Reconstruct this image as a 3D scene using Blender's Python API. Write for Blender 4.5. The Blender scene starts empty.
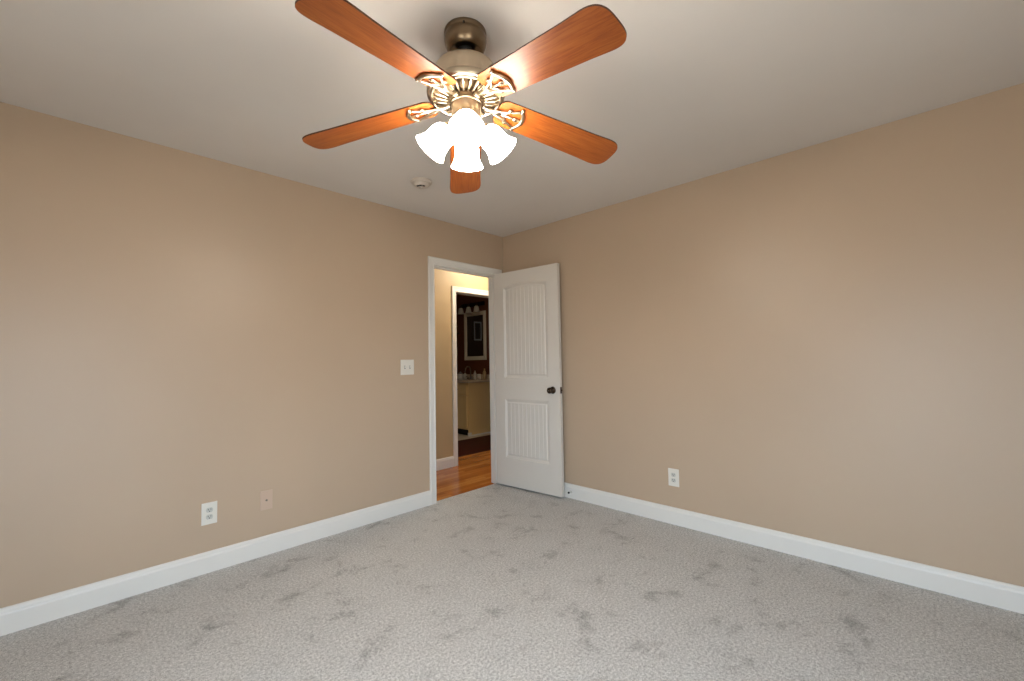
import bpy, bmesh, math, random
from mathutils import Vector, Matrix, Euler
random.seed(4)
PI = math.pi
S = bpy.context.scene
COL = S.collection

# ------------------------------------------------------------------ camera, light, exposure
S.view_settings.view_transform = 'Standard'
S.view_settings.look = 'None'
S.view_settings.gamma = 1.0
S.view_settings.use_curve_mapping = False
S.view_settings.exposure = 0.0

CX, CY, CZ, YAW, PITCH, ROLL, FPX = -3.07357, -3.06562, 1.195817, 0.8038705, 0.0449398, -0.0175720, 433.3675
cam_data = bpy.data.cameras.new('camera')
cam_data.sensor_width = 36.0
cam_data.lens = FPX / 1024.0 * 36.0
cam_data.clip_start = 0.02
cam = bpy.data.objects.new('camera', cam_data)
COL.objects.link(cam)
fw = Vector((math.sin(YAW) * math.cos(PITCH), math.cos(YAW) * math.cos(PITCH), math.sin(PITCH)))
rt = Vector((math.cos(YAW), -math.sin(YAW), 0))
up = rt.cross(fw)
r2 = math.cos(ROLL) * rt + math.sin(ROLL) * up
u2 = -math.sin(ROLL) * rt + math.cos(ROLL) * up
M = Matrix((r2, u2, -fw)).transposed().to_4x4()
M.translation = (CX, CY, CZ)
cam.matrix_world = M
S.camera = cam

world = bpy.data.worlds.new('daylight')
S.world = world
world.use_nodes = True
wbg = world.node_tree.nodes['Background']
wnt = world.node_tree
wtc = wnt.nodes.new('ShaderNodeTexCoord'); wsep = wnt.nodes.new('ShaderNodeSeparateXYZ'); wrp = wnt.nodes.new('ShaderNodeValToRGB')
wnt.links.new(wtc.outputs['Generated'], wsep.inputs[0])
wadd = wnt.nodes.new('ShaderNodeMath'); wadd.operation = 'MULTIPLY_ADD'; wadd.inputs[1].default_value = 0.5; wadd.inputs[2].default_value = 0.5
wnt.links.new(wsep.outputs[2], wadd.inputs[0]); wnt.links.new(wadd.outputs[0], wrp.inputs[0])
wrp.color_ramp.elements[0].position = 0.44; wrp.color_ramp.elements[0].color = (0.34, 0.33, 0.30, 1)     # ground
wrp.color_ramp.elements[1].position = 0.54; wrp.color_ramp.elements[1].color = (0.62, 0.81, 1.0, 1)       # overcast blue sky
wnt.links.new(wrp.outputs[0], wbg.inputs['Color'])
wbg.inputs['Strength'].default_value = 16.5

def area_light(name, loc, rot, sx, sy, energy, color, portal=False):
    l = bpy.data.lights.new(name, 'AREA')
    l.shape = 'RECTANGLE'; l.size = sx; l.size_y = sy
    l.energy = energy; l.color = color
    if portal:
        l.cycles.is_portal = True
    o = bpy.data.objects.new(name, l)
    COL.objects.link(o)
    o.location = loc; o.rotation_euler = rot
    return o
# room: x from XW to 0, y from YS to 0; the two windows are in the walls behind the camera
XW, YS, CEIL = -4.15, -4.35, 2.44
W1 = (-3.70, -2.65, 0.45, 1.85)      # window in the south wall: y from, y to (as x), z from, z to
W2 = (-3.45, -2.45, 0.30, 1.75)      # window in the west wall (y from, y to)
area_light('window_portal', ((W1[0] + W1[1]) / 2, YS - 0.06, (W1[2] + W1[3]) / 2), (PI / 2, 0, 0), W1[1] - W1[0], W1[3] - W1[2], 1, (1, 1, 1), True)
area_light('window_portal', (XW - 0.06, (W2[0] + W2[1]) / 2, (W2[2] + W2[3]) / 2), (PI / 2, 0, -PI / 2), W2[1] - W2[0], W2[3] - W2[2], 1, (1, 1, 1), True)
SHADE_EMIT = 36.0
BULB_W = 2.0
HALL_W = 78.0  # drives the added hall lamp

# ------------------------------------------------------------------ materials
def lin(r, g, b):
    f = lambda c: (c / 255 / 12.92) if c / 255 <= 0.04045 else ((c / 255 + 0.055) / 1.055) ** 2.4
    return (f(r), f(g), f(b), 1)

def mat(name, col, rough=0.5, metal=0.0, spec=0.5, coat=0.0):
    m = bpy.data.materials.new(name); m.use_nodes = True
    b = m.node_tree.nodes['Principled BSDF']
    b.inputs['Base Color'].default_value = col
    b.inputs['Roughness'].default_value = rough
    b.inputs['Metallic'].default_value = metal
    b.inputs['Specular IOR Level'].default_value = spec
    b.inputs['Coat Weight'].default_value = coat
    return m

def N(m, t, **kw):
    n = m.node_tree.nodes.new(t)
    for k, v in kw.items():
        setattr(n, k, v)
    return n

def L(m, a, b):
    m.node_tree.links.new(a, b)

def bsdf(m):
    return m.node_tree.nodes['Principled BSDF']

def ramp(m, stops):
    r = N(m, 'ShaderNodeValToRGB')
    e = r.color_ramp.elements
    while len(e) < len(stops):
        e.new(0.5)
    for i, (p, c) in enumerate(stops):
        e[i].position = p; e[i].color = c
    return r

def noise(m, scale, detail=3, rough=0.5, vec=None, dist=0.0):
    n = N(m, 'ShaderNodeTexNoise')
    n.inputs['Scale'].default_value = scale
    n.inputs['Detail'].default_value = detail
    n.inputs['Roughness'].default_value = rough
    n.inputs['Distortion'].default_value = dist
    if vec is None:
        tc = N(m, 'ShaderNodeTexCoord'); vec = tc.outputs['Object']
    L(m, vec, n.inputs['Vector'])
    return n

def mapped(m, scale, rot=(0, 0, 0)):
    tc = N(m, 'ShaderNodeTexCoord'); mp = N(m, 'ShaderNodeMapping')
    mp.inputs['Scale'].default_value = scale
    mp.inputs['Rotation'].default_value = rot
    L(m, tc.outputs['Object'], mp.inputs['Vector'])
    return mp.outputs['Vector']

def bump(m, hsock, strength, dist=0.001):
    b = N(m, 'ShaderNodeBump')
    b.inputs['Strength'].default_value = strength
    b.inputs['Distance'].default_value = dist
    L(m, hsock, b.inputs['Height'])
    L(m, b.outputs['Normal'], bsdf(m).inputs['Normal'])

def painted(name, col, rough, bstr=0.15, scale=260, var=0.03):
    m = mat(name, col, rough)
    n = noise(m, scale, 2)
    bump(m, n.outputs['Fac'], bstr, 0.0008)
    n2 = noise(m, 1.3, 3)
    c2 = tuple(c * (1 - var) for c in col[:3]) + (1,)
    c1 = tuple(min(1, c * (1 + var)) for c in col[:3]) + (1,)
    r = ramp(m, [(0.3, c2), (0.7, c1)])
    L(m, n2.outputs['Fac'], r.inputs['Fac'])
    L(m, r.outputs['Color'], bsdf(m).inputs['Base Color'])
    return m

M_WALL = painted('beige_wall_paint', lin(188, 166, 142), 0.42)
bsdf(M_WALL).inputs['Specular IOR Level'].default_value = 0.62
M_CEIL = painted('ceiling_paint', lin(222, 216, 209), 0.8, 0.2, 180)
M_TRIM = painted('white_trim_paint', lin(228, 225, 219), 0.35, 0.03, 90, 0.01)
M_DOOR = painted('white_door_paint', lin(218, 212, 203), 0.36, 0.05, 120, 0.01)
M_BATHWALL = painted('brown_red_bathroom_paint', lin(100, 56, 32), 0.5)
M_HALLWALL = painted('hall_wall_paint', lin(188, 166, 130), 0.5)

def carpet():
    m = mat('grey_carpet', lin(172, 172, 170), 0.95, spec=0.15)
    fine = noise(m, 300, 2, 0.6)
    mid = noise(m, 90, 3, 0.65)
    blot = noise(m, 5.5, 6, 0.68, dist=0.3)
    r1 = ramp(m, [(0.37, lin(132, 132, 130)), (0.63, lin(246, 245, 242))])
    mixn = N(m, 'ShaderNodeMix', data_type='FLOAT')
    mixn.inputs['Factor'].default_value = 0.42
    L(m, fine.outputs['Fac'], mixn.inputs[2]); L(m, mid.outputs['Fac'], mixn.inputs[3])
    L(m, mixn.outputs[0], r1.inputs['Fac'])
    r2_ = ramp(m, [(0.32, (0.62, 0.615, 0.61, 1)), (0.39, (0.80, 0.80, 0.80, 1)), (0.44, (0.955, 0.955, 0.955, 1)), (0.62, (1, 1, 1, 1))])
    L(m, blot.outputs['Fac'], r2_.inputs['Fac'])
    mx = N(m, 'ShaderNodeMix', data_type='RGBA', blend_type='MULTIPLY')
    mx.inputs['Factor'].default_value = 1.0
    L(m, r1.outputs['Color'], mx.inputs[6]); L(m, r2_.outputs['Color'], mx.inputs[7])
    L(m, mx.outputs[2], bsdf(m).inputs['Base Color'])
    bump(m, mixn.outputs[0], 0.8, 0.006)
    bsdf(m).inputs['Sheen Weight'].default_value = 0.15
    return m
M_CARPET = carpet()

def hardwood(name, dark, mid, light, rough=0.22, coat=0.25):
    m = mat(name, mid, rough, coat=coat)
    v = mapped(m, (1, 1, 1))
    br = N(m, 'ShaderNodeTexBrick')
    br.offset = 0.37
    br.inputs['Scale'].default_value = 1.0
    br.inputs['Brick Width'].default_value = 0.62
    br.inputs['Row Height'].default_value = 0.057
    br.inputs['Mortar Size'].default_value = 0.0012
    br.inputs['Color1'].default_value = (0.1, 0.1, 0.1, 1); br.inputs['Color2'].default_value = (0.9, 0.9, 0.9, 1)
    br.inputs['Mortar'].default_value = (0, 0, 0, 1)
    L(m, v, br.inputs['Vector'])
    g = noise(m, 5.0, 6, 0.65, mapped(m, (1.2, 14, 1)), 0.6)
    add = N(m, 'ShaderNodeMix', data_type='RGBA'); add.inputs['Factor'].default_value = 0.5
    L(m, br.outputs['Color'], add.inputs[6]); L(m, g.outputs['Fac'], add.inputs[7])
    r = ramp(m, [(0.25, dark), (0.5, mid), (0.75, light)])
    L(m, add.outputs[2], r.inputs['Fac'])
    L(m, r.outputs['Color'], bsdf(m).inputs['Base Color'])
    return m
M_OAK = hardwood('oak_strip_floor', lin(158, 88, 30), lin(192, 116, 46), lin(214, 146, 72))
M_SHADED_BOARDS = hardwood('shaded_board_floor', lin(44, 8, 8), lin(62, 14, 13), lin(78, 20, 18), 0.5, 0.0)  # hardwood in shadow: the bathroom's shade is put into these dark reds
bsdf(M_SHADED_BOARDS).inputs['Specular IOR Level'].default_value = 0.2

def blade_wood():
    m = mat('blade_wood', lin(176, 92, 34), 0.42, coat=0.05)
    g = noise(m, 6, 6, 0.6, mapped(m, (1.5, 26, 1)), 0.8)
    w = noise(m, 3.5, 3, 0.5, mapped(m, (1.2, 8, 1)))
    mx = N(m, 'ShaderNodeMix', data_type='FLOAT'); mx.inputs['Factor'].default_value = 0.4
    L(m, g.outputs['Fac'], mx.inputs[2]); L(m, w.outputs['Fac'], mx.inputs[3])
    r = ramp(m, [(0.32, lin(120, 54, 12)), (0.5, lin(148, 76, 24)), (0.68, lin(168, 96, 38))])
    L(m, mx.outputs[0], r.inputs['Fac'])
    L(m, r.outputs['Color'], bsdf(m).inputs['Base Color'])
    return m
M_BLADE = blade_wood()
bsdf(M_BLADE).inputs['Specular IOR Level'].default_value = 0.38
M_BLADE_EDGE = mat('blade_edge_band', lin(70, 36, 18), 0.5)
M_METAL = mat('antique_brushed_nickel', lin(186, 172, 150), 0.32, 1.0)
M_METAL_D = mat('dark_antique_metal', lin(128, 110, 88), 0.3, 1.0)
M_BRONZE = mat('dark_bronze', lin(74, 62, 52), 0.28, 1.0)
M_NICKEL = mat('satin_nickel', lin(150, 144, 134), 0.3, 1.0)
M_DARK = mat('black_gap', lin(18, 16, 14), 0.6)
M_PLATE = mat('white_plastic_plate', lin(226, 222, 212), 0.35)
M_RECEPT = mat('white_receptacle', lin(198, 198, 190), 0.4)
M_PAINTEDPLATE = mat('beige_painted_plate', lin(202, 178, 158), 0.42)
M_DETECT = mat('detector_plastic', lin(206, 196, 184), 0.5)
M_CREAM = painted('cream_cabinet_paint', lin(232, 200, 142), 0.4, 0.03, 90, 0.01)
M_COUNTER = mat('pale_stone_counter', lin(206, 186, 160), 0.25)
M_FRAMEW = painted('pale_mirror_frame', lin(222, 214, 196), 0.45, 0.1, 60, 0.04)
M_MIRROR = mat('mirror_silver', (0.82, 0.84, 0.85, 1), 0.03, 1.0)
M_FROST = mat('frosted_glass', lin(200, 198, 188), 0.35)
M_CERAMIC = mat('white_ceramic', lin(215, 212, 204), 0.2)
M_TILE = painted('pale_tile', lin(190, 176, 158), 0.35, 0.1, 30, 0.05)
M_TOWEL = painted('dark_towel', lin(34, 28, 26), 0.9, 0.8, 300, 0.1)
M_GREYPLASTIC = mat('grey_plastic', lin(120, 122, 122), 0.4)
M_TAN = mat('tan_soap', lin(176, 150, 108), 0.3)

def shade_mat():
    m = mat('lit_frosted_glass', (0.95, 0.93, 0.88, 1), 0.25)
    b = bsdf(m)
    b.inputs['Emission Color'].default_value = (1.0, 0.92, 0.82, 1)
    b.inputs['Emission Strength'].default_value = SHADE_EMIT
    return m
M_SHADE = shade_mat()
M_BULB = mat('lit_bulb', (1, 1, 1, 1), 0.3)
bsdf(M_BULB).inputs['Emission Color'].default_value = (1, 0.9, 0.76, 1)
bsdf(M_BULB).inputs['Emission Strength'].default_value = 14

# ------------------------------------------------------------------ mesh helpers
def box(bm, x0, x1, y0, y1, z0, z1, mi=0, bev=0.0):
    vs = [bm.verts.new(p) for p in ((x0, y0, z0), (x1, y0, z0), (x1, y1, z0), (x0, y1, z0), (x0, y0, z1), (x1, y0, z1), (x1, y1, z1), (x0, y1, z1))]
    fs = []
    for q in ((0, 3, 2, 1), (4, 5, 6, 7), (0, 1, 5, 4), (1, 2, 6, 5), (2, 3, 7, 6), (3, 0, 4, 7)):
        f = bm.faces.new([vs[i] for i in q]); f.material_index = mi; fs.append(f)
    if bev:
        es = list({e for f in fs for e in f.edges})
        bmesh.ops.bevel(bm, geom=es, offset=bev, segments=2, affect='EDGES', profile=0.7)

def lathe(bm, prof, seg=48, center=(0, 0, 0), mat4=None, close=False, mi=0):
    rings = []
    for r, z in prof:
        if r < 1e-6:
            v = Vector((0, 0, z)); v = (mat4 @ v) if mat4 else v
            rings.append([bm.verts.new(v + Vector(center))])
        else:
            ring = []
            for i in range(seg):
                a = 2 * PI * i / seg
                v = Vector((r * math.cos(a), r * math.sin(a), z)); v = (mat4 @ v) if mat4 else v
                ring.append(bm.verts.new(v + Vector(center)))
            rings.append(ring)
    pairs = list(zip(rings[:-1], rings[1:]))
    if close:
        pairs.append((rings[-1], rings[0]))
    for a, b in pairs:
        for i in range(seg):
            j = (i + 1) % seg
            if len(a) == 1 and len(b) == 1:
                continue
            if len(a) == 1:
                f = bm.faces.new((a[0], b[i], b[j]))
            elif len(b) == 1:
                f = bm.faces.new((a[i], b[0], a[j]))
            else:
                f = bm.faces.new((a[i], b[i], b[j], a[j]))
            f.smooth = True; f.material_index = mi

def tube(bm, pts, rad, seg=10, flat=1.0, upv=Vector((0, 0, 1)), mi=0):
    pts = [Vector(p) for p in pts]
    rings = []
    for i, p in enumerate(pts):
        t = (pts[min(i + 1, len(pts) - 1)] - pts[max(i - 1, 0)]).normalized()
        s = t.cross(upv)
        if s.length < 1e-4:
            s = t.cross(Vector((1, 0, 0)))
        s.normalize(); n = s.cross(t)
        r = rad[i] if isinstance(rad, (list, tuple)) else rad
        rings.append([bm.verts.new(p + s * r * math.cos(2 * PI * k / seg) + n * r * flat * math.sin(2 * PI * k / seg)) for k in range(seg)])
    for a, b in zip(rings[:-1], rings[1:]):
        for k in range(seg):
            f = bm.faces.new((a[k], a[(k + 1) % seg], b[(k + 1) % seg], b[k])); f.smooth = True; f.material_index = mi
    bm.faces.new(rings[0][::-1]).material_index = mi
    bm.faces.new(rings[-1]).material_index = mi

def bez(p0, p1, p2, n=10):
    p0, p1, p2 = Vector(p0), Vector(p1), Vector(p2)
    return [(1 - t) ** 2 * p0 + 2 * t * (1 - t) * p1 + t * t * p2 for t in [i / n for i in range(n + 1)]]

def prism(bm, outline, z0, z1, mi_side=0, mi_top=0, mi_bot=0):
    a = [bm.verts.new((x, y, z0)) for x, y in outline]
    b = [bm.verts.new((x, y, z1)) for x, y in outline]
    bm.faces.new(a[::-1]).material_index = mi_bot
    bm.faces.new(b).material_index = mi_top
    n = len(a)
    for i in range(n):
        f = bm.faces.new((a[i], a[(i + 1) % n], b[(i + 1) % n], b[i])); f.material_index = mi_side

def extrude_profile(bm, prof, p0, p1, out, mi=0):
    """profile (t outward, z) swept straight from p0 to p1 (xy); out = outward direction (xy)"""
    rings = []
    for p in (p0, p1):
        rings.append([bm.verts.new((p[0] + out[0] * t, p[1] + out[1] * t, z)) for t, z in prof])
    n = len(prof)
    for i in range(n):
        bm.faces.new((rings[0][i], rings[0][(i + 1) % n], rings[1][(i + 1) % n], rings[1][i])).material_index = mi
    bm.faces.new(rings[0][::-1]); bm.faces.new(rings[1])

def obj(name, bm, mats, parent=None, loc=(0, 0, 0), rot=(0, 0, 0)):
    bmesh.ops.recalc_face_normals(bm, faces=bm.faces)
    me = bpy.data.meshes.new(name); bm.to_mesh(me); bm.free()
    for m in (mats if isinstance(mats, (list, tuple)) else [mats]):
        me.materials.append(m)
    o = bpy.data.objects.new(name, me); COL.objects.link(o)
    o.location = loc; o.rotation_euler = rot
    if parent:
        o.parent = parent
    return o

def tag(o, label, cat, group=None, kind=None):
    o['label'] = label; o['category'] = cat
    if group: o['group'] = group
    if kind: o['kind'] = kind
    return o

def thing(name, label, cat, loc=(0, 0, 0), rotz=0, group=None, kind=None):
    o = bpy.data.objects.new(name, None); COL.objects.link(o)
    o.empty_display_size = 0.1
    o.location = loc; o.rotation_euler = (0, 0, rotz)
    return tag(o, label, cat, group, kind)

NB = bmesh.new

# ------------------------------------------------------------------ room shell
DL, DR, DH = -0.850, -0.103, 2.030      # bedroom doorway: left, right, head
T = 0.115                               # wall thickness
HY = 0.926                              # near face of the hall's far wall
BL, BR, BH = 0.130, 0.840, 2.005        # bathroom doorway in that wall
JT = 0.018                              # jamb board thickness

bm = NB(); box(bm, XW - 0.12, 0, YS - 0.12, 0.0, -0.12, 0.0); box(bm, DL, DR, 0.0, 0.03, -0.05, 0.0)
tag(obj('floor', bm, M_CARPET), 'grey cut-pile carpet with darker footmarks across the bedroom', 'carpet', kind='structure')
bm = NB(); box(bm, XW - 0.12, 2.2, YS - 0.12, 3.6, CEIL, CEIL + 0.1)
tag(obj('ceiling', bm, M_CEIL), 'flat off-white bedroom ceiling above the fan', 'ceiling', kind='structure')

bm = NB()
box(bm, XW - 0.12, DL - JT, 0, T, -0.02, CEIL); box(bm, DR + JT, 2.2, 0, T, -0.02, CEIL)
box(bm, DL - JT, DR + JT, 0, T, DH + JT, CEIL)
tag(obj('wall_left', bm, M_WALL), 'beige painted bedroom wall with the doorway', 'wall', kind='structure')
bm = NB(); box(bm, 0, 0.12, YS - 0.12, 0, -0.02, CEIL)
tag(obj('wall_right', bm, M_WALL), 'plain beige painted bedroom wall right of the open door', 'wall', kind='structure')
bm = NB()   # behind the camera, with a window
box(bm, XW - 0.12, W1[0], YS - 0.12, YS, -0.02, CEIL); box(bm, W1[1], 0.0, YS - 0.12, YS, -0.02, CEIL)
box(bm, W1[0], W1[1], YS - 0.12, YS, -0.02, W1[2]); box(bm, W1[0], W1[1], YS - 0.12, YS, W1[3], CEIL)
tag(obj('wall_back', bm, M_WALL), 'beige bedroom wall behind the viewer with a window', 'wall', kind='structure')
bm = NB()
box(bm, XW - 0.12, XW, YS, W2[0], -0.02, CEIL); box(bm, XW - 0.12, XW, W2[1], 0.0, -0.02, CEIL)
box(bm, XW - 0.12, XW, W2[0], W2[1], -0.02, W2[2]); box(bm, XW - 0.12, XW, W2[0], W2[1], W2[3], CEIL)
tag(obj('wall_front', bm, M_WALL), 'beige bedroom wall left of the viewer with a window', 'wall', kind='structure')

def window(name, loc, rotz, w, z0, z1, label):
    t = thing(name, label, 'window', loc, rotz, kind='structure')
    bm = NB(); h = z1 - z0
    for x0, x1, a, b in ((-w / 2, -w / 2 + .045, 0, h), (w / 2 - .045, w / 2, 0, h), (-w / 2 + .045, w / 2 - .045, 0, .045), (-w / 2 + .045, w / 2 - .045, h - .045, h), (-w / 2 + .045, w / 2 - .045, h / 2 - .02, h / 2 + .02)):
        box(bm, x0, x1, 0.03, 0.075, a, b)
    obj('window_frame', bm, M_TRIM, t)
    bm = NB(); box(bm, -w / 2 - .04, w / 2 + .04, -0.04, 0.0, -.025, 0)
    obj('window_sill', bm, M_TRIM, t)
window('window_1', ((W1[0] + W1[1]) / 2, YS, W1[2]), PI, W1[1] - W1[0], W1[2], W1[3], 'white sash window in the wall behind the viewer')
window('window_2', (XW, (W2[0] + W2[1]) / 2, W2[2]), PI / 2, W2[1] - W2[0], W2[2], W2[3], 'white sash window in the wall left of the viewer')

# baseboards
BB = [(0, 0), (0.015, 0), (0.015, 0.088), (0.0135, 0.094), (0.011, 0.098), (0.0095, 0.108), (0.006, 0.115), (0.002, 0.118), (0, 0.118)]
bm = NB(); extrude_profile(bm, BB, (XW, 0), (-0.914, 0), (0, -1))
tag(obj('baseboard_left', bm, M_TRIM), 'white moulded baseboard along the wall left of the doorway', 'baseboard', kind='structure')
bm = NB(); extrude_profile(bm, BB, (0, YS), (0, -0.02), (-1, 0))
tag(obj('baseboard_right', bm, M_TRIM), 'white moulded baseboard along the plain wall right of the door', 'baseboard', kind='structure')

def casing(bm, uL, uR, zt, z0, w, y, sgn, uRmax=None):
    """mitred casing round an opening in a wall at y; sgn = outward direction along y"""
    k = w / 0.065
    prof = [(0, 0), (0, .009), (.004 * k, .012), (.010 * k, .0125), (.014 * k, .0095), (.042 * k, .013), (.052 * k, .0165), (.061 * k, .0165), (.065 * k, .013), (.065 * k, 0)]
    rows = []
    for o, t in prof:
        yy = y + sgn * t
        rows.append([bm.verts.new(c) for c in ((uL - o, yy, z0), (uL - o, yy, zt + o), (min(uR + o, uRmax) if uRmax else uR + o, yy, zt + o), (min(uR + o, uRmax) if uRmax else uR + o, yy, z0))])
    n = len(rows)
    for i in range(n):
        a, b = rows[i], rows[(i + 1) % n]
        for j in range(3):
            bm.faces.new((a[j], a[j + 1], b[j + 1], b[j]))
    bm.faces.new([r[0] for r in rows]); bm.faces.new([r[3] for r in rows][::-1])

bm = NB(); casing(bm, DL - 0.004, DR + 0.004, DH + 0.006, 0.0, 0.062, 0.0, -1)
tag(obj('trim_1', bm, M_TRIM), 'white casing around the bedroom doorway', 'door casing', kind='structure')
bm = NB()   # jamb with its stop strips
for x0, x1 in ((DL - JT, DL), (DR, DR + JT)):
    box(bm, x0, x1, 0.0, T, -0.012, DH + JT)
box(bm, DL, DR, 0.0, T, DH, DH + JT)
box(bm, DL, DL + .011, 0.040, 0.075, -0.012, DH); box(bm, DR - .011, DR, 0.040, 0.075, -0.012, DH); box(bm, DL + .011, DR - .011, 0.040, 0.075, DH - .011, DH)
tag(obj('trim_2', bm, M_TRIM), 'white jamb boards lining the bedroom doorway', 'door jamb', kind='structure')

# ------------------------------------------------------------------ hall and bathroom
bm = NB(); box(bm, -1.6, 2.2, 0.03, 1.25, -0.10, -0.010)
tag(obj('hall_floor', bm, M_OAK), 'shiny orange oak strip floor in the hall', 'floor', kind='structure')
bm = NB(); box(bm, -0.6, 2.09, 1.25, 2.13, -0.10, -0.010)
tag(obj('bathroom_floor', bm, M_SHADED_BOARDS), 'hardwood floor beyond the bathroom doorway, its shade coloured in dark red-brown', 'floor', kind='structure')
bm = NB(); box(bm, -0.6, 2.09, 2.13, 3.6, -0.10, -0.008)
tag(obj('tile_floor', bm, M_TILE), 'pale strip of floor beside the bathroom vanity', 'floor', kind='structure')
bm = NB()
box(bm, -1.6, BL - JT, HY, HY + T, -0.02, CEIL); box(bm, BR + JT, 2.2, HY, HY + T, -0.02, CEIL); box(bm, BL - JT, BR + JT, HY, HY + T, BH + JT, CEIL)
tag(obj('wall_hall', bm, M_HALLWALL), 'tan hall wall seen through the bedroom doorway', 'wall', kind='structure')
bm = NB(); box(bm, -1.72, -1.6, T, HY + T, -0.02, CEIL)
tag(obj('wall_hall_left', bm, M_HALLWALL), 'tan wall closing the left end of the hall', 'wall', kind='structure')
bm = NB(); box(bm, 2.2, 2.32, T, HY + T, -0.02, CEIL)
tag(obj('wall_hall_right', bm, M_HALLWALL), 'tan wall closing the right end of the hall', 'wall', kind='structure')
bm = NB(); extrude_profile(bm, BB, (-1.6, HY), (BL - 0.066, HY), (0, -1))
o = tag(obj('baseboard_hall', bm, M_TRIM), 'white baseboard on the hall wall beside the bathroom doorway', 'baseboard', kind='structure'); o.location.z = -0.010
bm = NB(); casing(bm, BL - 0.004, BR + 0.004, BH + 0.004, -0.01, 0.062, HY, -1)
tag(obj('trim_3', bm, M_TRIM), 'white casing around the bathroom doorway in the hall', 'door casing', kind='structure')
bm = NB()
for x0, x1 in ((BL - JT, BL), (BR, BR + JT)):
    box(bm, x0, x1, HY, HY + T, -0.012, BH + JT)
box(bm, BL, BR, HY, HY + T, BH, BH + JT)
tag(obj('trim_4', bm, M_TRIM), 'white jamb boards lining the bathroom doorway', 'door jamb', kind='structure')
BX = 1.97
bm = NB(); box(bm, BX, BX + 0.12, HY + T, 3.6, -0.02, CEIL)
tag(obj('wall_bathroom_right', bm, M_BATHWALL), 'red-brown bathroom wall behind the mirror and vanity', 'wall', kind='structure')
bm = NB(); box(bm, -0.72, BX, 3.6, 3.72, -0.02, CEIL)
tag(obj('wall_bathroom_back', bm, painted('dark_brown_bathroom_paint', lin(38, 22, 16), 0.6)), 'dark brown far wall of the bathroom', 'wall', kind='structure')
bm = NB(); box(bm, -0.72, -0.6, HY + T, 3.6, -0.02, CEIL)
tag(obj('wall_bathroom_left', bm, M_BATHWALL), 'red-brown wall opposite the bathroom mirror', 'wall', kind='structure')

# added dim lamp to brighten the bathroom, unseen above the doorway sight line
t = thing('added_ceiling_lamp', 'added small dim dome lamp, unseen on the bathroom ceiling', 'added lamp', (0.75, 1.70, CEIL))
bm = NB(); lathe(bm, [(0, 0), (.11, 0), (.115, -.012), (.11, -.020), (0, -.020)], 40); obj('lamp_base', bm, M_NICKEL, t)
bm = NB(); lathe(bm, [(.10, -.020), (.096, -.04), (.07, -.06), (0, -.072)], 40)
m_dim = mat('added_dim_dome_glass', (0.95, 0.93, 0.88, 1), 0.3)
bsdf(m_dim).inputs['Emission Color'].default_value = (1, 0.80, 0.55, 1)
bsdf(m_dim).inputs['Emission Strength'].default_value = 34.0
obj('lamp_shade', bm, m_dim, t)

# added hall lamp, unseen above the door head, to light the hall wall
t = thing('added_ceiling_lamp', 'added round frosted dome lamp, unseen on the hall ceiling', 'added lamp', (0.45, 0.50, CEIL))
bm = NB(); lathe(bm, [(0, 0), (.15, 0), (.155, -.012), (.15, -.022), (0, -.022)], 40); obj('lamp_base', bm, M_NICKEL, t)
bm = NB(); lathe(bm, [(.14, -.022), (.135, -.05), (.11, -.08), (.07, -.098), (0, -.105)], 40)
m_dome = mat('added_lit_dome_glass', (0.95, 0.93, 0.88, 1), 0.3)
bsdf(m_dome).inputs['Emission Color'].default_value = (1, 0.87, 0.68, 1)
bsdf(m_dome).inputs['Emission Strength'].default_value = HALL_W / (0.1 * PI) / 4
obj('lamp_shade', bm, m_dome, t)

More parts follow.
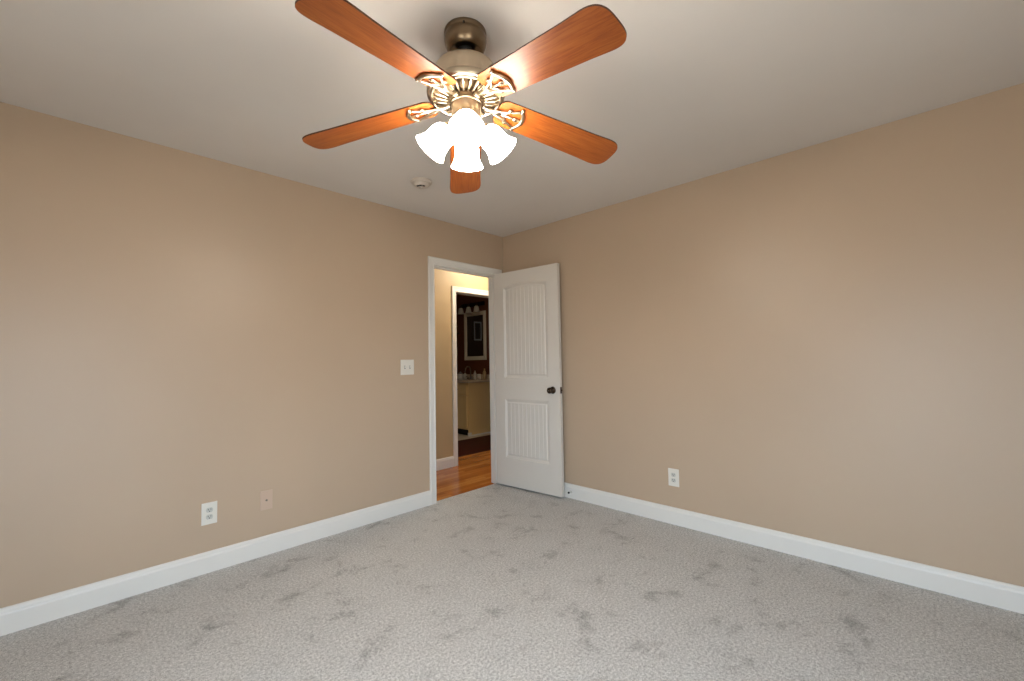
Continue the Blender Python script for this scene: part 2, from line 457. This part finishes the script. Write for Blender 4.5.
# ------------------------------------------------------------------ the open door
def door():
    A = Vector((-0.105, -0.004)); th = math.radians(4.2)
    LW, LH, LT, Z0 = 0.745, 2.024, 0.035, 0.014
    # local frame: x from the hinge edge to the free edge, y = depth (the face we see is y = 0, pointing -y), z up
    d = Vector((math.sin(th), -math.cos(th))); n = Vector((-math.cos(th), -math.sin(th)))
    fo = A + n * LT
    rz = math.atan2(d.y, d.x)
    t = thing('door_1', 'white two-panel arched plank door standing open against the right wall', 'door', (fo.x, fo.y, Z0), rz, kind='structure')
    px0, px1 = 0.118, 0.626
    panels = [(0.262, 0.812, 0.0), (1.015, 1.872, 0.035)]       # z from, z to at the corners, rise of the arch
    def inside(x, z):
        best = -1
        for a, b, rise in panels:
            u = (x - px0) / (px1 - px0) * 2 - 1
            topz = b + rise * (1 - min(1, abs(u)) ** 2.2)
            best = max(best, min(x - px0, px1 - x, z - a, topz - z))
        return best
    def depth(x, z):
        s = inside(x, z)
        if s <= 0: return 0.0
        if s < 0.005: return 0.0045 * s / 0.005
        if s < 0.010: return 0.0045
        if s < 0.022: return 0.0045 + 0.0065 * math.sin((s - 0.010) / 0.012 * PI / 2)
        if s < 0.030: return 0.011
        if s < 0.036: return 0.011 - 0.004 * (s - 0.030) / 0.006
        g = ((x - 0.372) / 0.046) % 1.0
        g = min(g, 1 - g) * 0.046
        gr = max(0.0, 1 - g / 0.0035) * 0.0035
        return 0.007 + gr
    xs = {0.0, LW}
    def rng(a, b, st, out):
        k = int(round((b - a) / st))
        for i in range(k + 1): out.add(round(a + (b - a) * i / k, 5))
    for c in (px0, px1):
        rng(c - 0.002 if c == px0 else c - 0.038, c + 0.038 if c == px0 else c + 0.002, 0.002, xs)
    rng(px0, px1, 0.00225, xs); rng(0, px0, 0.03, xs); rng(px1, LW, 0.03, xs)
    zs = {0.0, LH}
    for a, b, rise in panels:
        rng(a - 0.002, a + 0.038, 0.002, zs); rng(b - 0.038, b + rise + 0.002, 0.0022, zs); rng(a + 0.038, b - 0.038, 0.05, zs)
    rng(0, 0.26, 0.06, zs); rng(0.816, 1.012, 0.05, zs); rng(1.91, LH, 0.05, zs)
    def dedupe(s):
        o = []
        for v in sorted(s):
            if 0 <= v <= LH and (not o or v - o[-1] > 0.0006): o.append(v)
        o[-1] = max(s); return o
    xs = dedupe(xs); zs = dedupe(zs)
    bm = NB()
    def face(ybase, sg):
        g = [[bm.verts.new((x, ybase + sg * depth(x, z), z)) for x in xs] for z in zs]
        for i in range(len(zs) - 1):
            for j in range(len(xs) - 1):
                bm.faces.new((g[i][j], g[i][j + 1], g[i + 1][j + 1], g[i + 1][j]))
        return g
    g0 = face(0.0, 1); g1 = face(LT, -1)
    for i in range(len(zs) - 1):
        bm.faces.new((g0[i][0], g0[i + 1][0], g1[i + 1][0], g1[i][0])); bm.faces.new((g0[i][-1], g0[i + 1][-1], g1[i + 1][-1], g1[i][-1]))
    for j in range(len(xs) - 1):
        bm.faces.new((g0[0][j], g0[0][j + 1], g1[0][j + 1], g1[0][j])); bm.faces.new((g0[-1][j], g0[-1][j + 1], g1[-1][j + 1], g1[-1][j]))
    obj('door_leaf', bm, M_DOOR, t)
    kx, kz = 0.672, 0.912
    for sg, y in ((1, 0.0), (-1, LT)):
        R = Euler((PI / 2 if sg == 1 else -PI / 2, 0, 0)).to_matrix().to_4x4()
        bm = NB(); ks = 1.0 if sg == 1 else 0.72
        lathe(bm, [(0, 0), (.031, 0), (.032, .003), (.029, .007), (.020, .009), (.012, .011), (.010, .02 * ks), (.011, .028 * ks), (.018, .034 * ks), (.0255, .042 * ks), (.0275, .050 * ks), (.025, .058 * ks), (.016, .064 * ks), (0, .066 * ks)], 28, (kx, y, kz), R)
        k = obj('door_knob', bm, M_BRONZE, t); k['label'] = 'dark bronze round knob'
        bm = NB(); lathe(bm, [(0, .066 * ks), (.005, .0662 * ks), (.005, .068 * ks), (0, .0682 * ks)], 12, (kx, y, kz), R); obj('lock_button', bm, M_NICKEL, k)
    bm = NB(); box(bm, LW - 0.0005, LW + 0.0015, 0.005, 0.030, kz - .028, kz + .028)
    k = obj('latch_plate', bm, M_BRONZE, t)
    bm = NB(); box(bm, LW + 0.0014, LW + 0.011, 0.011, 0.024, kz - .008, kz + .008, bev=0.002); obj('latch_bolt', bm, M_BRONZE, k)
    for hz in (0.20, 1.0, 1.80):
        bm = NB(); lathe(bm, [(0, 0), (.0055, 0), (.0055, .089), (.004, .093), (0, .094)], 12, (-0.002, LT + 0.004, hz))
        box(bm, -0.0016, 0.0, 0.004, LT, hz, hz + .089)
        obj('hinge', bm, M_TRIM, t)
    return t
door()

# door stop on the baseboard just beyond the door's free edge
t = thing('door_stop', 'small dark-tipped door stop on the baseboard behind the open door', 'door stop', (-0.015, -0.792, 0.055), 0)
bm = NB(); R = Euler((0, -PI / 2, 0)).to_matrix().to_4x4()
lathe(bm, [(0, 0), (.011, 0), (.011, .004), (.006, .008), (.005, .030), (0, .030)], 16, mat4=R); obj('post', bm, M_CERAMIC, t)
bm = NB(); lathe(bm, [(0, .030), (.008, .030), (.009, .034), (.008, .040), (0, .041)], 16, mat4=R); o = obj('rubber_tip', bm, M_DARK, t); o['label'] = 'black rubber tip'

# ------------------------------------------------------------------ wall plates
def plate_mesh(w, h, m, parent, name='cover_plate'):
    bm = NB()
    box(bm, -w / 2, w / 2, -0.0055, 0, -h / 2, h / 2, bev=0.0022)
    return obj(name, bm, m, parent)

def screw(parent, x, z, m, y=-0.0055):
    bm = NB(); R = Euler((PI / 2, 0, 0)).to_matrix().to_4x4()
    lathe(bm, [(0, 0), (.0032, 0), (.0028, .0012), (0, .0016)], 12, (x, y, z), R)
    return obj('screw', bm, m, parent)

def outlet(label, loc, rotz):
    t = thing('wall_outlet', label, 'outlet', loc, rotz)
    plate_mesh(0.077, 0.124, M_PLATE, t)
    for s in (-1, 1):
        bm = NB()
        pts = []
        for k in range(28):
            a = 2 * PI * k / 28
            pts.append((0.0172 * math.cos(a), max(-0.0135, min(0.0135, 0.0172 * math.sin(a)))))
        a_ = [bm.verts.new((x, -0.0052, z + s * 0.0195)) for x, z in pts]; b_ = [bm.verts.new((x, -0.0075, z + s * 0.0195)) for x, z in pts]
        bm.faces.new(b_)
        for i in range(28): bm.faces.new((a_[i], a_[(i + 1) % 28], b_[(i + 1) % 28], b_[i]))
        r = obj('receptacle', bm, M_RECEPT, t)
        bm = NB()
        box(bm, -.0078, -.0052, -.0079, -.0074, s * .0195 - .001, s * .0195 + .0075); box(bm, .0052, .0078, -.0079, -.0074, s * .0195, s * .0195 + .0075)
        lathe(bm, [(0, 0), (.0028, 0), (.0028, .0005), (0, .0005)], 12, (0, -.0074, s * .0195 - .0068), Euler((PI / 2, 0, 0)).to_matrix().to_4x4())
        obj('slot', bm, M_DARK, r)
    screw(t, 0, 0, M_PLATE)
outlet('white duplex outlet low on the wall left of the doorway', (-2.4615, 0, 0.335), 0)
outlet('white duplex outlet low on the plain wall right of the door', (0, -1.6975, 0.331), -PI / 2)
t = thing('cable_jack', 'beige painted cable jack plate low on the wall between outlet and doorway', 'cable jack', (-2.1600, 0, 0.338))
plate_mesh(0.070, 0.118, M_PAINTEDPLATE, t)
bm = NB(); R = Euler((PI / 2, 0, 0)).to_matrix().to_4x4()
lathe(bm, [(0, 0), (.0062, 0), (.0062, .003), (.0046, .0035), (.0046, .009), (0, .009)], 12, (0, -.0055, 0), R); obj('coax_connector', bm, M_NICKEL, t)
screw(t, 0, 0.042, M_PAINTEDPLATE); screw(t, 0, -0.042, M_PAINTEDPLATE)
t = thing('light_switch', 'white two-gang light switch on the wall left of the doorway', 'light switch', (-1.127, 0, 1.152))
plate_mesh(0.122, 0.122, M_PLATE, t)
for sx in (-1, 1):
    bm = NB(); box(bm, sx * .0235 - .0055, sx * .0235 + .0055, -.0060, -.0054, -.0125, .0125); s_ = obj('switch_slot', bm, M_GREYPLASTIC, t)
    bm = NB()
    vs = [bm.verts.new(c) for c in ((sx * .0235 - .004, -.0055, -.007), (sx * .0235 + .004, -.0055, -.007), (sx * .0235 + .004, -.0055, .007), (sx * .0235 - .004, -.0055, .007),
                                     (sx * .0235 - .0035, -.016, .003), (sx * .0235 + .0035, -.016, .003), (sx * .0235 + .0035, -.0145, .010), (sx * .0235 - .0035, -.0145, .010))]
    for q in ((0, 1, 2, 3), (4, 5, 6, 7), (0, 1, 5, 4), (1, 2, 6, 5), (2, 3, 7, 6), (3, 0, 4, 7)): bm.faces.new([vs[i] for i in q])
    obj('toggle', bm, M_PLATE, s_)
    for sz in (-1, 1): screw(t, sx * .0235, sz * .030, M_PLATE)

# smoke detector
t = thing('smoke_detector', 'round white smoke detector on the ceiling near the corner', 'smoke detector', (-1.375, -0.585, CEIL), math.radians(-44))
bm = NB(); lathe(bm, [(0, 0), (.072, 0), (.073, -.004), (.071, -.012), (.064, -.015), (0, -.015)], 48); obj('mounting_base', bm, M_DETECT, t)
bm = NB(); lathe(bm, [(.056, -.014), (.054, -.026), (.047, -.034), (.034, -.041), (0, -.043)], 48); c = obj('detector_cover', bm, M_DETECT, t)
bm = NB()
for k in range(3):
    a = -PI / 2 + (k - 1) * 0.62
    Rm = Matrix.Rotation(a, 4, 'Z')
    b2 = NB(); box(b2, .028, .038, -.0085, .0085, -.0440, -.036); bmesh.ops.transform(b2, matrix=Rm, verts=b2.verts)
    me = bpy.data.meshes.new('tmp'); b2.to_mesh(me); b2.free(); bm.from_mesh(me); bpy.data.meshes.remove(me)
obj('sound_slot', bm, M_DARK, c)
bm = NB(); lathe(bm, [(0, -.042), (.011, -.042), (.011, -.0465), (0, -.047)], 20); obj('test_button', bm, M_DETECT, c)

# ------------------------------------------------------------------ ceiling fan
def fan():
    HX, HYY = -2.036, -1.848
    t = thing('ceiling_fan', 'ceiling fan with five orange wooden blades and four lit white glass shades', 'ceiling fan', (HX, HYY, CEIL))
    Z = lambda z: z - CEIL
    U = lambda z: z - CEIL + 0.020      # parts hanging under the motor
    bm = NB(); lathe(bm, [(0, 0), (.078, 0), (.080, -.004), (.080, -.014), (.077, -.017), (.079, -.022), (.080, -.034), (.077, -.052), (.070, -.068), (.062, -.077), (.058, -.078), (.052, -.070), (0, -.068)], 56)
    c = obj('canopy', bm, M_METAL_D, t)
    for a in (0.8, 0.8 + PI):
        bm = NB(); lathe(bm, [(0, 0), (.004, 0), (.004, .004), (0, .005)], 10, (0.078 * math.cos(a), 0.078 * math.sin(a), -.020), Euler((0, PI / 2, a)).to_matrix().to_4x4()); obj('screw', bm, M_DARK, c)
    bm = NB(); lathe(bm, [(0, -.066), (.030, -.066), (.032, -.074), (.026, -.090), (.014, -.094), (.014, -.118), (.034, -.122), (.040, -.135)], 24); obj('downrod', bm, M_DARK, t)
    # motor housing: stepped bell widening downwards
    bm = NB(); lathe(bm, [(0, Z(2.312)), (.060, Z(2.311)), (.095, Z(2.304)), (.110, Z(2.296)), (.117, Z(2.286)), (.122, Z(2.262)), (.126, Z(2.236)), (.131, Z(2.222)), (.131, Z(2.216)),
                          (.141, Z(2.214)), (.146, Z(2.206)), (.147, Z(2.198)), (.145, Z(2.190)), (.138, Z(2.184)), (.130, Z(2.186))], 72)
    obj('motor_housing', bm, M_METAL, t)
    # vented underside with radial ribs
    bm = NB(); lathe(bm, [(.134, Z(2.186)), (.125, Z(2.196)), (.070, Z(2.186)), (.060, Z(2.178)), (.0, Z(2.178))], 72, mi=1)
    for k in range(26):
        a = 2 * PI * k / 26
        pts = [Vector((r * math.cos(a + tw), r * math.sin(a + tw), Z(z))) for r, z, tw in ((.060, 2.174, 0), (.080, 2.175, .03), (.105, 2.180, .05), (.128, 2.186, .05))]
        tube(bm, pts, [.0035, .0045, .0055, .0060], 8, 1.1)
    lathe(bm, [(.122, Z(2.186)), (.126, Z(2.178)), (.134, Z(2.178)), (.136, Z(2.186))], 72, mi=0)
    obj('vent_plate', bm, [M_METAL, M_METAL_D], t)
    # rotor ring, switch housing
    bm = NB(); lathe(bm, [(0, Z(2.182)), (.060, Z(2.182)), (.066, Z(2.178)), (.067, Z(2.168)), (.063, Z(2.164)), (.066, Z(2.160)), (.064, Z(2.154)), (.050, U(2.132)), (0, U(2.132))], 56); obj('rotor_ring', bm, M_METAL_D, t)
    bm = NB(); lathe(bm, [(0, U(2.147)), (.047, U(2.147)), (.055, U(2.142)), (.058, U(2.134)), (.055, U(2.128)), (.055, U(2.096)), (.058, U(2.090)), (.058, U(2.082)), (.046, U(2.074)), (.030, U(2.068)), (0, U(2.066))], 56)
    sw = obj('switch_housing', bm, M_METAL, t)
    # blades and their irons
    # blades
    R0, R1, droop, pitch, ph = 0.150, 0.672, 0.149, -0.175, -1.632
    zr = 2.159
    def outline():
        x0, xe = -0.025, R1 - R0
        hw = lambda x: 0.0640 + (0.0810 - 0.0640) * max(0, x) / xe
        half = []
        for k in range(9):          # root corner
            a = PI / 2 * k / 8; rr = 0.032
            half.append((x0 + rr - rr * math.cos(a), hw(0) - rr + rr * math.sin(a)))
        for k in range(1, 6):
            half.append((x0 + 0.032 + (xe - 0.095 - x0) * k / 6, hw((xe - 0.095) * k / 6)))
        n = 16                      # tip: a squarish superellipse
        for k in range(n + 1):
            a = PI / 2 * (1 - k / n)
            c, s_ = math.cos(a), math.sin(a)
            half.append((xe - 0.070 + 0.070 * c ** 0.72, hw(xe - 0.04) * s_ ** 0.62))
        low = [(x, -y) for x, y in half]
        return low + half[-2::-1]
    out = outline()
    bm = NB(); prism(bm, out, 0.0, 0.0055, 1, 0, 0)
    blade = obj('blade', bm, [M_BLADE, M_BLADE_EDGE], t)
    iron = iron_mesh()
    iron.parent = t
    scr = NB()
    R = Euler((PI, 0, 0)).to_matrix().to_4x4()
    lathe(scr, [(0, 0), (.0055, 0), (.0050, .002), (.002, .0032), (0, .0034)], 14, mat4=R)
    scr = obj('screw', scr, M_METAL_D, iron, (0.052, 0, -0.0110))
    for k in range(5):
        a = ph + k * 2 * PI / 5
        M4 = Matrix.Translation((0, 0, 0)) @ Matrix.Rotation(a, 4, 'Z') @ Matrix.Translation((R0, 0, Z(zr))) @ Matrix.Rotation(droop, 4, 'Y') @ Matrix.Rotation(pitch, 4, 'X')
        if k == 0:
            b, ir, s1 = blade, iron, scr
        else:
            b = blade.copy(); COL.objects.link(b); b.parent = t
            ir = iron.copy(); COL.objects.link(ir); ir.parent = t
            s1 = scr.copy(); COL.objects.link(s1); s1.parent = ir
        b.matrix_local = M4; ir.matrix_local = M4
        for pos in ((0.020, 0.030), (0.020, -0.030)):
            s2 = scr.copy(); COL.objects.link(s2); s2.parent = ir; s2.location = (pos[0], pos[1], -0.0110)
    # light kit
    bm = NB(); lathe(bm, [(0, U(2.070)), (.032, U(2.070)), (.036, U(2.060)), (.036, U(2.036)), (.028, U(2.026)), (.014, U(2.020)), (.010, U(2.010)), (.013, U(2.003)), (.010, U(1.996)), (0, U(1.993))], 40)
    lk = obj('light_fitter', bm, M_METAL, t)
    tilt = math.radians(40)
    shade = None
    for k in range(4):
        a = math.radians(-130.5) + k * PI / 2
        neck = Vector((0.066 * math.cos(a), 0.066 * math.sin(a), U(2.048)))
        Rm = Matrix.Rotation(a, 4, 'Z') @ Matrix.Rotation(-tilt, 4, 'Y')
        # local -z points down and outwards
        bm = NB(); p0 = Vector((0.030 * math.cos(a), 0.030 * math.sin(a), U(2.048)))
        tube(bm, bez(p0, (0.055 * math.cos(a), 0.055 * math.sin(a), U(2.060)), neck + Rm.to_3x3() @ Vector((0, 0, .006)), 6), .008, 10)
        lathe(bm, [(0, .012), (.016, .012), (.022, .006), (.027, -.004), (.028, -.012), (.026, -.013), (0, -.013)], 28, neck, Rm)
        obj('lamp_arm', bm, M_METAL, t)
        if shade is None:
            bm = NB()
            po = [(.024, -.006), (.032, -.009), (.041, -.020), (.0465, -.036), (.0475, -.052), (.0480, -.066), (.0505, -.080), (.0555, -.094), (.062, -.106), (.0645, -.110)]
            pi_ = [(r - .0028, z) for r, z in po[::-1]]
            pi_[0] = (.0630, -.1115)
            lathe(bm, po + pi_, 48, close=True)
            shade = obj('lamp_shade', bm, M_SHADE, t)
            s = shade
            bm = NB(); lathe(bm, [(0, -.012), (.012, -.014), (.013, -.030), (.022, -.048), (.027, -.066), (.024, -.082), (.013, -.091), (0, -.094)], 24)
            bulb = obj('bulb', bm, M_BULB, shade); bb = bulb
        else:
            s = shade.copy(); COL.objects.link(s); s.parent = t
            bb = bulb.copy(); COL.objects.link(bb); bb.parent = s
        s.matrix_local = Matrix.Translation(neck) @ Rm
        l = bpy.data.lights.new('bulb_glow', 'SPOT'); l.energy = BULB_W * 4; l.color = (1, .88, .72); l.shadow_soft_size = .03
        l.spot_size = math.radians(150); l.spot_blend = 0.9
        lo = bpy.data.objects.new('bulb_glow', l); COL.objects.link(lo); lo.parent = s; lo.location = (0, 0, -.100)
    return t

def iron_mesh():
    """decorative bracket: arm from the rotor, Y shaped web and a curved shield rim under the blade (blade frame)"""
    bm = NB(); z = -0.006
    # arm down from the rotor ring
    tube(bm, [(-0.094, 0, -0.004), (-0.075, 0, -0.008), (-0.050, 0, -0.011), (-0.022, 0, -0.009), (0.0, 0, z)], [.010, .0085, .0075, .0075, .008], 10, 0.7)
    lathe(bm, [(0, -.010), (.012, -.008), (.015, 0), (.012, .008), (0, .010)], 16, (-0.086, 0, -0.006))
    for s in (-1, 1):
        tube(bm, bez((-0.060, s * .004, -.009), (0.010, s * .010, z - .006), (0.072, s * .046, z), 12), [.0055] * 13, 8, 0.8)
        tube(bm, bez((0.0, 0, z), (0.020, s * .004, z), (0.034, s * .030, z), 8), .0042, 8, 0.8)
        tube(bm, bez((0.072, s * .046, z), (0.078, s * .054, z), (0.066, s * .056, z), 6), [.0055, .006, .0065, .007, .0065, .005, .003], 8, 0.8)
    # shield rim
    tube(bm, bez((0.070, -.048, z), (0.112, 0, z), (0.070, .048, z), 18), [.0060 + .002 * math.sin(PI * i / 18) for i in range(19)], 10, 0.9)
    tube(bm, [(0.0, 0, z), (0.045, 0, z), (0.088, 0, z)], [.006, .0045, .005], 8, 0.8)
    for p in ((0.062, 0), (0.030, .030), (0.030, -.030)):
        lathe(bm, [(0, z), (.0095, z), (.0095, -.0105), (0, -.0108)], 16, (p[0], p[1], 0))
    # inner field of the shield
    pts = [(0.030, -.024), (0.066, -.044)] + [(b.x, b.y) for b in bez((0.070, -.046, 0), (0.108, 0, 0), (0.070, .046, 0), 10)] + [(0.066, .044), (0.030, .024)]
    bmesh.ops.translate(bm, verts=[v for v in bm.verts if v.co.x > -0.03], vec=(-0.010, 0, 0))
    return obj('blade_iron', bm, M_METAL)
fan()

# ------------------------------------------------------------------ bathroom things
VX0, VX1, VY0, VY1, VH = 1.447, 1.955, 2.275, 3.235, 0.845
vt = t = thing('bathroom_vanity', 'cream bathroom vanity with pale top and faucet, seen through both doorways', 'vanity', ((VX0 + VX1) / 2, (VY0 + VY1) / 2, -0.008))
ox, oy = (VX0 + VX1) / 2, (VY0 + VY1) / 2
hx, hy = (VX1 - VX0) / 2, (VY1 - VY0) / 2
bm = NB()
box(bm, -hx, hx, -hy, -hy + .018, 0, VH); box(bm, -hx, hx, hy - .018, hy, 0, VH)          # side panels down to the floor
box(bm, -hx + .002, hx, -hy + .018, hy - .018, .10, VH)
obj('cabinet_body', bm, M_CREAM, t)
bm = NB(); box(bm, -hx + .055, -hx + .070, -hy + .018, hy - .018, 0, .10); obj('toe_kick', bm, M_DARK, t)
bm = NB(); box(bm, -hx - .004, -hx + .05, -hy - .004, -hy + .03, 0, .055); box(bm, -hx, hx, -hy - .010, -hy - .001, 0, .018); obj('foot_trim', bm, M_TRIM, t)
def front(y0, y1, z0, z1, name):
    bm = NB(); x = -hx
    box(bm, x - .016, x, y0, y1, z0, z1, bev=.002)
    box(bm, x - .022, x - .015, y0, y1, z0, z0 + .035); box(bm, x - .022, x - .015, y0, y1, z1 - .035, z1)
    box(bm, x - .022, x - .015, y0, y0 + .035, z0 + .035, z1 - .035); box(bm, x - .022, x - .015, y1 - .035, y1, z0 + .035, z1 - .035)
    o = obj(name, bm, M_CREAM, t)
    bm = NB()
    kz = (z0 + z1) / 2 if name == 'drawer' else z1 - .06
    lathe(bm, [(0, 0), (.007, 0), (.006, .010), (.012, .018), (.010, .024), (0, .026)], 14, (x - .022, (y0 + y1) / 2 if name == 'drawer' else (y1 - .03 if y0 < 0 and y1 <= 0.02 else y0 + .03), kz), Euler((0, -PI / 2, 0)).to_matrix().to_4x4())
    obj('knob', bm, M_BRONZE, o)
front(-hy + .03, -.005, .66, .815, 'drawer'); front(.005, hy - .03, .66, .815, 'drawer')
front(-hy + .03, -.005, .13, .64, 'cabinet_door'); front(.005, hy - .03, .13, .64, 'cabinet_door')
CT = 0.875
def up(bm, dz):
    bmesh.ops.translate(bm, verts=bm.verts, vec=(0, 0, dz)); return bm
bm = NB(); box(bm, -hx - .03, hx + .013, -hy - .018, hy + .018, 0.001, CT - VH + .008, bev=.004)
top = obj('countertop', up(bm, VH), M_COUNTER, t); top['label'] = 'pale stone top'
bm = NB(); box(bm, hx - .004, hx + .0135, -hy - .018, hy + .018, CT - VH + .0085, CT - VH + .09, bev=.003); obj('backsplash', up(bm, VH), M_COUNTER, top)
bm = NB(); lathe(bm, [(.19, .038), (.20, .041), (.205, .038), (.20, .0385), (.17, .0365), (.06, .0362), (0, .0361)], 40); b = obj('basin', up(bm, VH), M_CERAMIC, top, (-.05, 0, 0)); b.scale = (0.65, 0.9, 1)

CTZ = CT + .0005
# faucet: a part of the vanity, with spout and handles of its own
F0 = (1.86 - ox, 2.70 - oy, CT + .008)
bm = NB(); lathe(bm, [(0, 0), (.028, 0), (.028, .008), (.017, .014), (.015, .05), (0, .05)], 24); fb = obj('faucet', bm, M_GREYPLASTIC, t, F0); fb['label'] = 'tall arched metal faucet'
bm = NB(); arc = [(0, 0, .04), (0, 0, .12)] + [(-.06 + .06 * math.cos(a), 0, .15 + .07 * math.sin(a)) for a in [PI * i / 12 for i in range(13)]] + [(-.12, 0, .12)]
tube(bm, arc, .011, 12, upv=Vector((0, 1, 0))); obj('spout', bm, M_NICKEL, fb)
for sd in (-1, 1):
    bm = NB(); lathe(bm, [(0, 0), (.018, 0), (.016, .03), (.010, .04), (0, .042)], 18, (0, sd * .07, 0)); tube(bm, [(0, sd * .07, .038), (-.04, sd * .08, .05)], .006, 8); obj('faucet_handle', bm, M_NICKEL, fb)

def bottle(name, label, cat, loc, prof, m, cap=None, mcap=None, pump=False, group='toiletries on the bathroom vanity'):
    t = thing(name, label, cat, loc, group=group)
    bm = NB(); lathe(bm, prof, 28); obj('bottle_body' if cap else 'cup_body', bm, m, t)
    if cap:
        bm = NB(); lathe(bm, cap, 20)
        if pump:
            z = cap[-1][1]; tube(bm, [(0, 0, z - .005), (0, 0, z + .012), (-.03, 0, z + .010)], .004, 8, upv=Vector((0, 1, 0)))
        obj('pump' if pump else 'cap', bm, mcap, t)
bottle('jar', 'pale round jar at the far left end of the vanity top', 'jar', (1.84, 2.955, CTZ), [(0, 0), (.042, 0), (.048, .02), (.048, .075), (.036, .09), (0, .09)], M_CERAMIC, [(0, .09), (.036, .09), (.036, .11), (.012, .118), (.012, .13), (0, .132)], M_GREYPLASTIC)
bottle('soap_dispenser', 'pale pump soap dispenser between the round jar and the faucet', 'soap dispenser', (1.84, 2.83, CTZ), [(0, 0), (.030, 0), (.033, .01), (.031, .085), (.012, .10), (0, .10)], M_FROST, [(0, .10), (.011, .10), (.011, .118), (.004, .12), (0, .12)], M_NICKEL, True)
bottle('lotion_bottle', 'narrow white bottle just right of the arched faucet', 'bottle', (1.81, 2.53, CTZ), [(0, 0), (.022, 0), (.024, .006), (.023, .11), (.012, .122), (0, .122)], M_CERAMIC, [(0, .122), (.012, .122), (.011, .15), (0, .15)], M_CERAMIC)
bottle('tumbler', 'short pale tumbler second from the right on the vanity top', 'tumbler', (1.80, 2.42, CTZ), [(0, .004), (.028, .004), (.033, .095), (.036, .095), (.031, 0), (0, 0)], M_FROST)
bottle('shampoo_bottle', 'tall tan bottle at the right end of the vanity top', 'bottle', (1.86, 2.345, CTZ), [(0, 0), (.028, 0), (.031, .008), (.030, .12), (.018, .14), (.012, .146), (0, .146)], M_TAN, [(0, .146), (.013, .146), (.013, .185), (0, .187)], M_TAN)

# mirror
t = thing('wall_mirror', 'framed mirror with a wide pale frame above the bathroom vanity', 'mirror', (BX, 2.69, 1.63))
wy, wz, fwid = 0.285, 0.425, 0.068
bm = NB()
prof = [(0, 0), (0, .018), (.010, .024), (.050, .020), (.068, .012), (.068, 0)]
rows = []
for o_, d_ in prof:
    rows.append([bm.verts.new((-d_, sy * (wy - o_), sz * (wz - o_))) for sy, sz in ((-1, -1), (1, -1), (1, 1), (-1, 1))])
for i in range(len(rows)):
    a, b = rows[i], rows[(i + 1) % len(rows)]
    for j in range(4): bm.faces.new((a[j], a[(j + 1) % 4], b[(j + 1) % 4], b[j]))
obj('mirror_frame', bm, M_FRAMEW, t)
bm = NB(); box(bm, -.009, -.002, -wy + .06, wy - .06, -wz + .06, wz - .06); obj('mirror_glass', bm, M_MIRROR, t)

# small framed panel on the far bathroom wall, reflected in the mirror
t = thing('picture_frame', 'small pale blue picture frame on the far bathroom wall, reflected in the mirror', 'picture', (1.10, 3.6, 1.80))
bm = NB()
for x0, x1, z0, z1 in ((-.10, -.075, -.19, .19), (.075, .10, -.19, .19), (-.075, .075, -.19, -.165), (-.075, .075, .165, .19)): box(bm, x0, x1, -.020, -.0005, z0, z1)
obj('frame_border', bm, mat('pale_blue_paint', lin(176, 190, 208), 0.4), t)
bm = NB(); box(bm, -.074, .074, -.010, -.002, -.164, .164); obj('picture_panel', bm, mat('dark_picture', lin(28, 30, 36), 0.5), t)

# vanity light above it
t = thing('vanity_light', 'dark bar light with three unlit glass shades above the mirror', 'wall light', (BX, 2.73, 2.185))
bm = NB(); box(bm, -.022, -.0005, -.30, .30, -.035, .035, bev=.004); obj('back_plate', bm, M_BRONZE, t)
for y in (-.21, 0, .21):
    bm = NB(); tube(bm, bez((-.02, y, 0), (-.11, y, .03), (-.115, y, -.02), 8), .009, 10, upv=Vector((0, 1, 0))); lathe(bm, [(0, -.015), (.022, -.018), (.026, -.045), (0, -.045)], 18, (-.115, y, 0))
    a_ = obj('lamp_arm', bm, M_BRONZE, t)
    bm = NB(); po = [(.026, -.045), (.036, -.06), (.043, -.09), (.050, -.13), (.060, -.155)]
    lathe(bm, po + [(r - .003, z) for r, z in po[::-1]], 28, (-.115, y, 0), close=True); obj('lamp_shade', bm, M_FROST, a_)

# dark towel hanging from a bar at the left of the mirror
t = thing('towel_bar', 'short metal towel bar on the bathroom wall left of the mirror', 'towel bar', (BX, 3.30, 1.70))
bm = NB(); tube(bm, [(-.06, -.20, 0), (-.06, .20, 0)], .008, 10)
obj('bar', bm, M_BRONZE, t)
for y in (-.18, .18):
    bm = NB(); tube(bm, [(-.0005, y, 0), (-.06, y, 0)], .010, 10); obj('bracket', bm, M_BRONZE, t)
bm = NB()
nx = 28
rows = []
prof = [(-.074, -.62), (-.074, -.30), (-.073, -.02), (-.070, .006), (-.060, .012), (-.050, .006), (-.047, -.02), (-.046, -.40)]
for d_, z_ in prof:
    rows.append([bm.verts.new((d_ + (.006 * math.sin(i * 1.3) if abs(z_) > .1 else 0), -.15 + .30 * i / nx, z_)) for i in range(nx + 1)])
for a, b in zip(rows[:-1], rows[1:]):
    for i in range(nx):
        f = bm.faces.new((a[i], a[i + 1], b[i + 1], b[i])); f.smooth = True
o = tag(obj('bath_towel', bm, M_TOWEL, None, (BX, 3.30, 1.70)), 'dark towel hanging on the bathroom wall left of the mirror', 'towel')
md = o.modifiers.new('thickness', 'SOLIDIFY'); md.thickness = .004
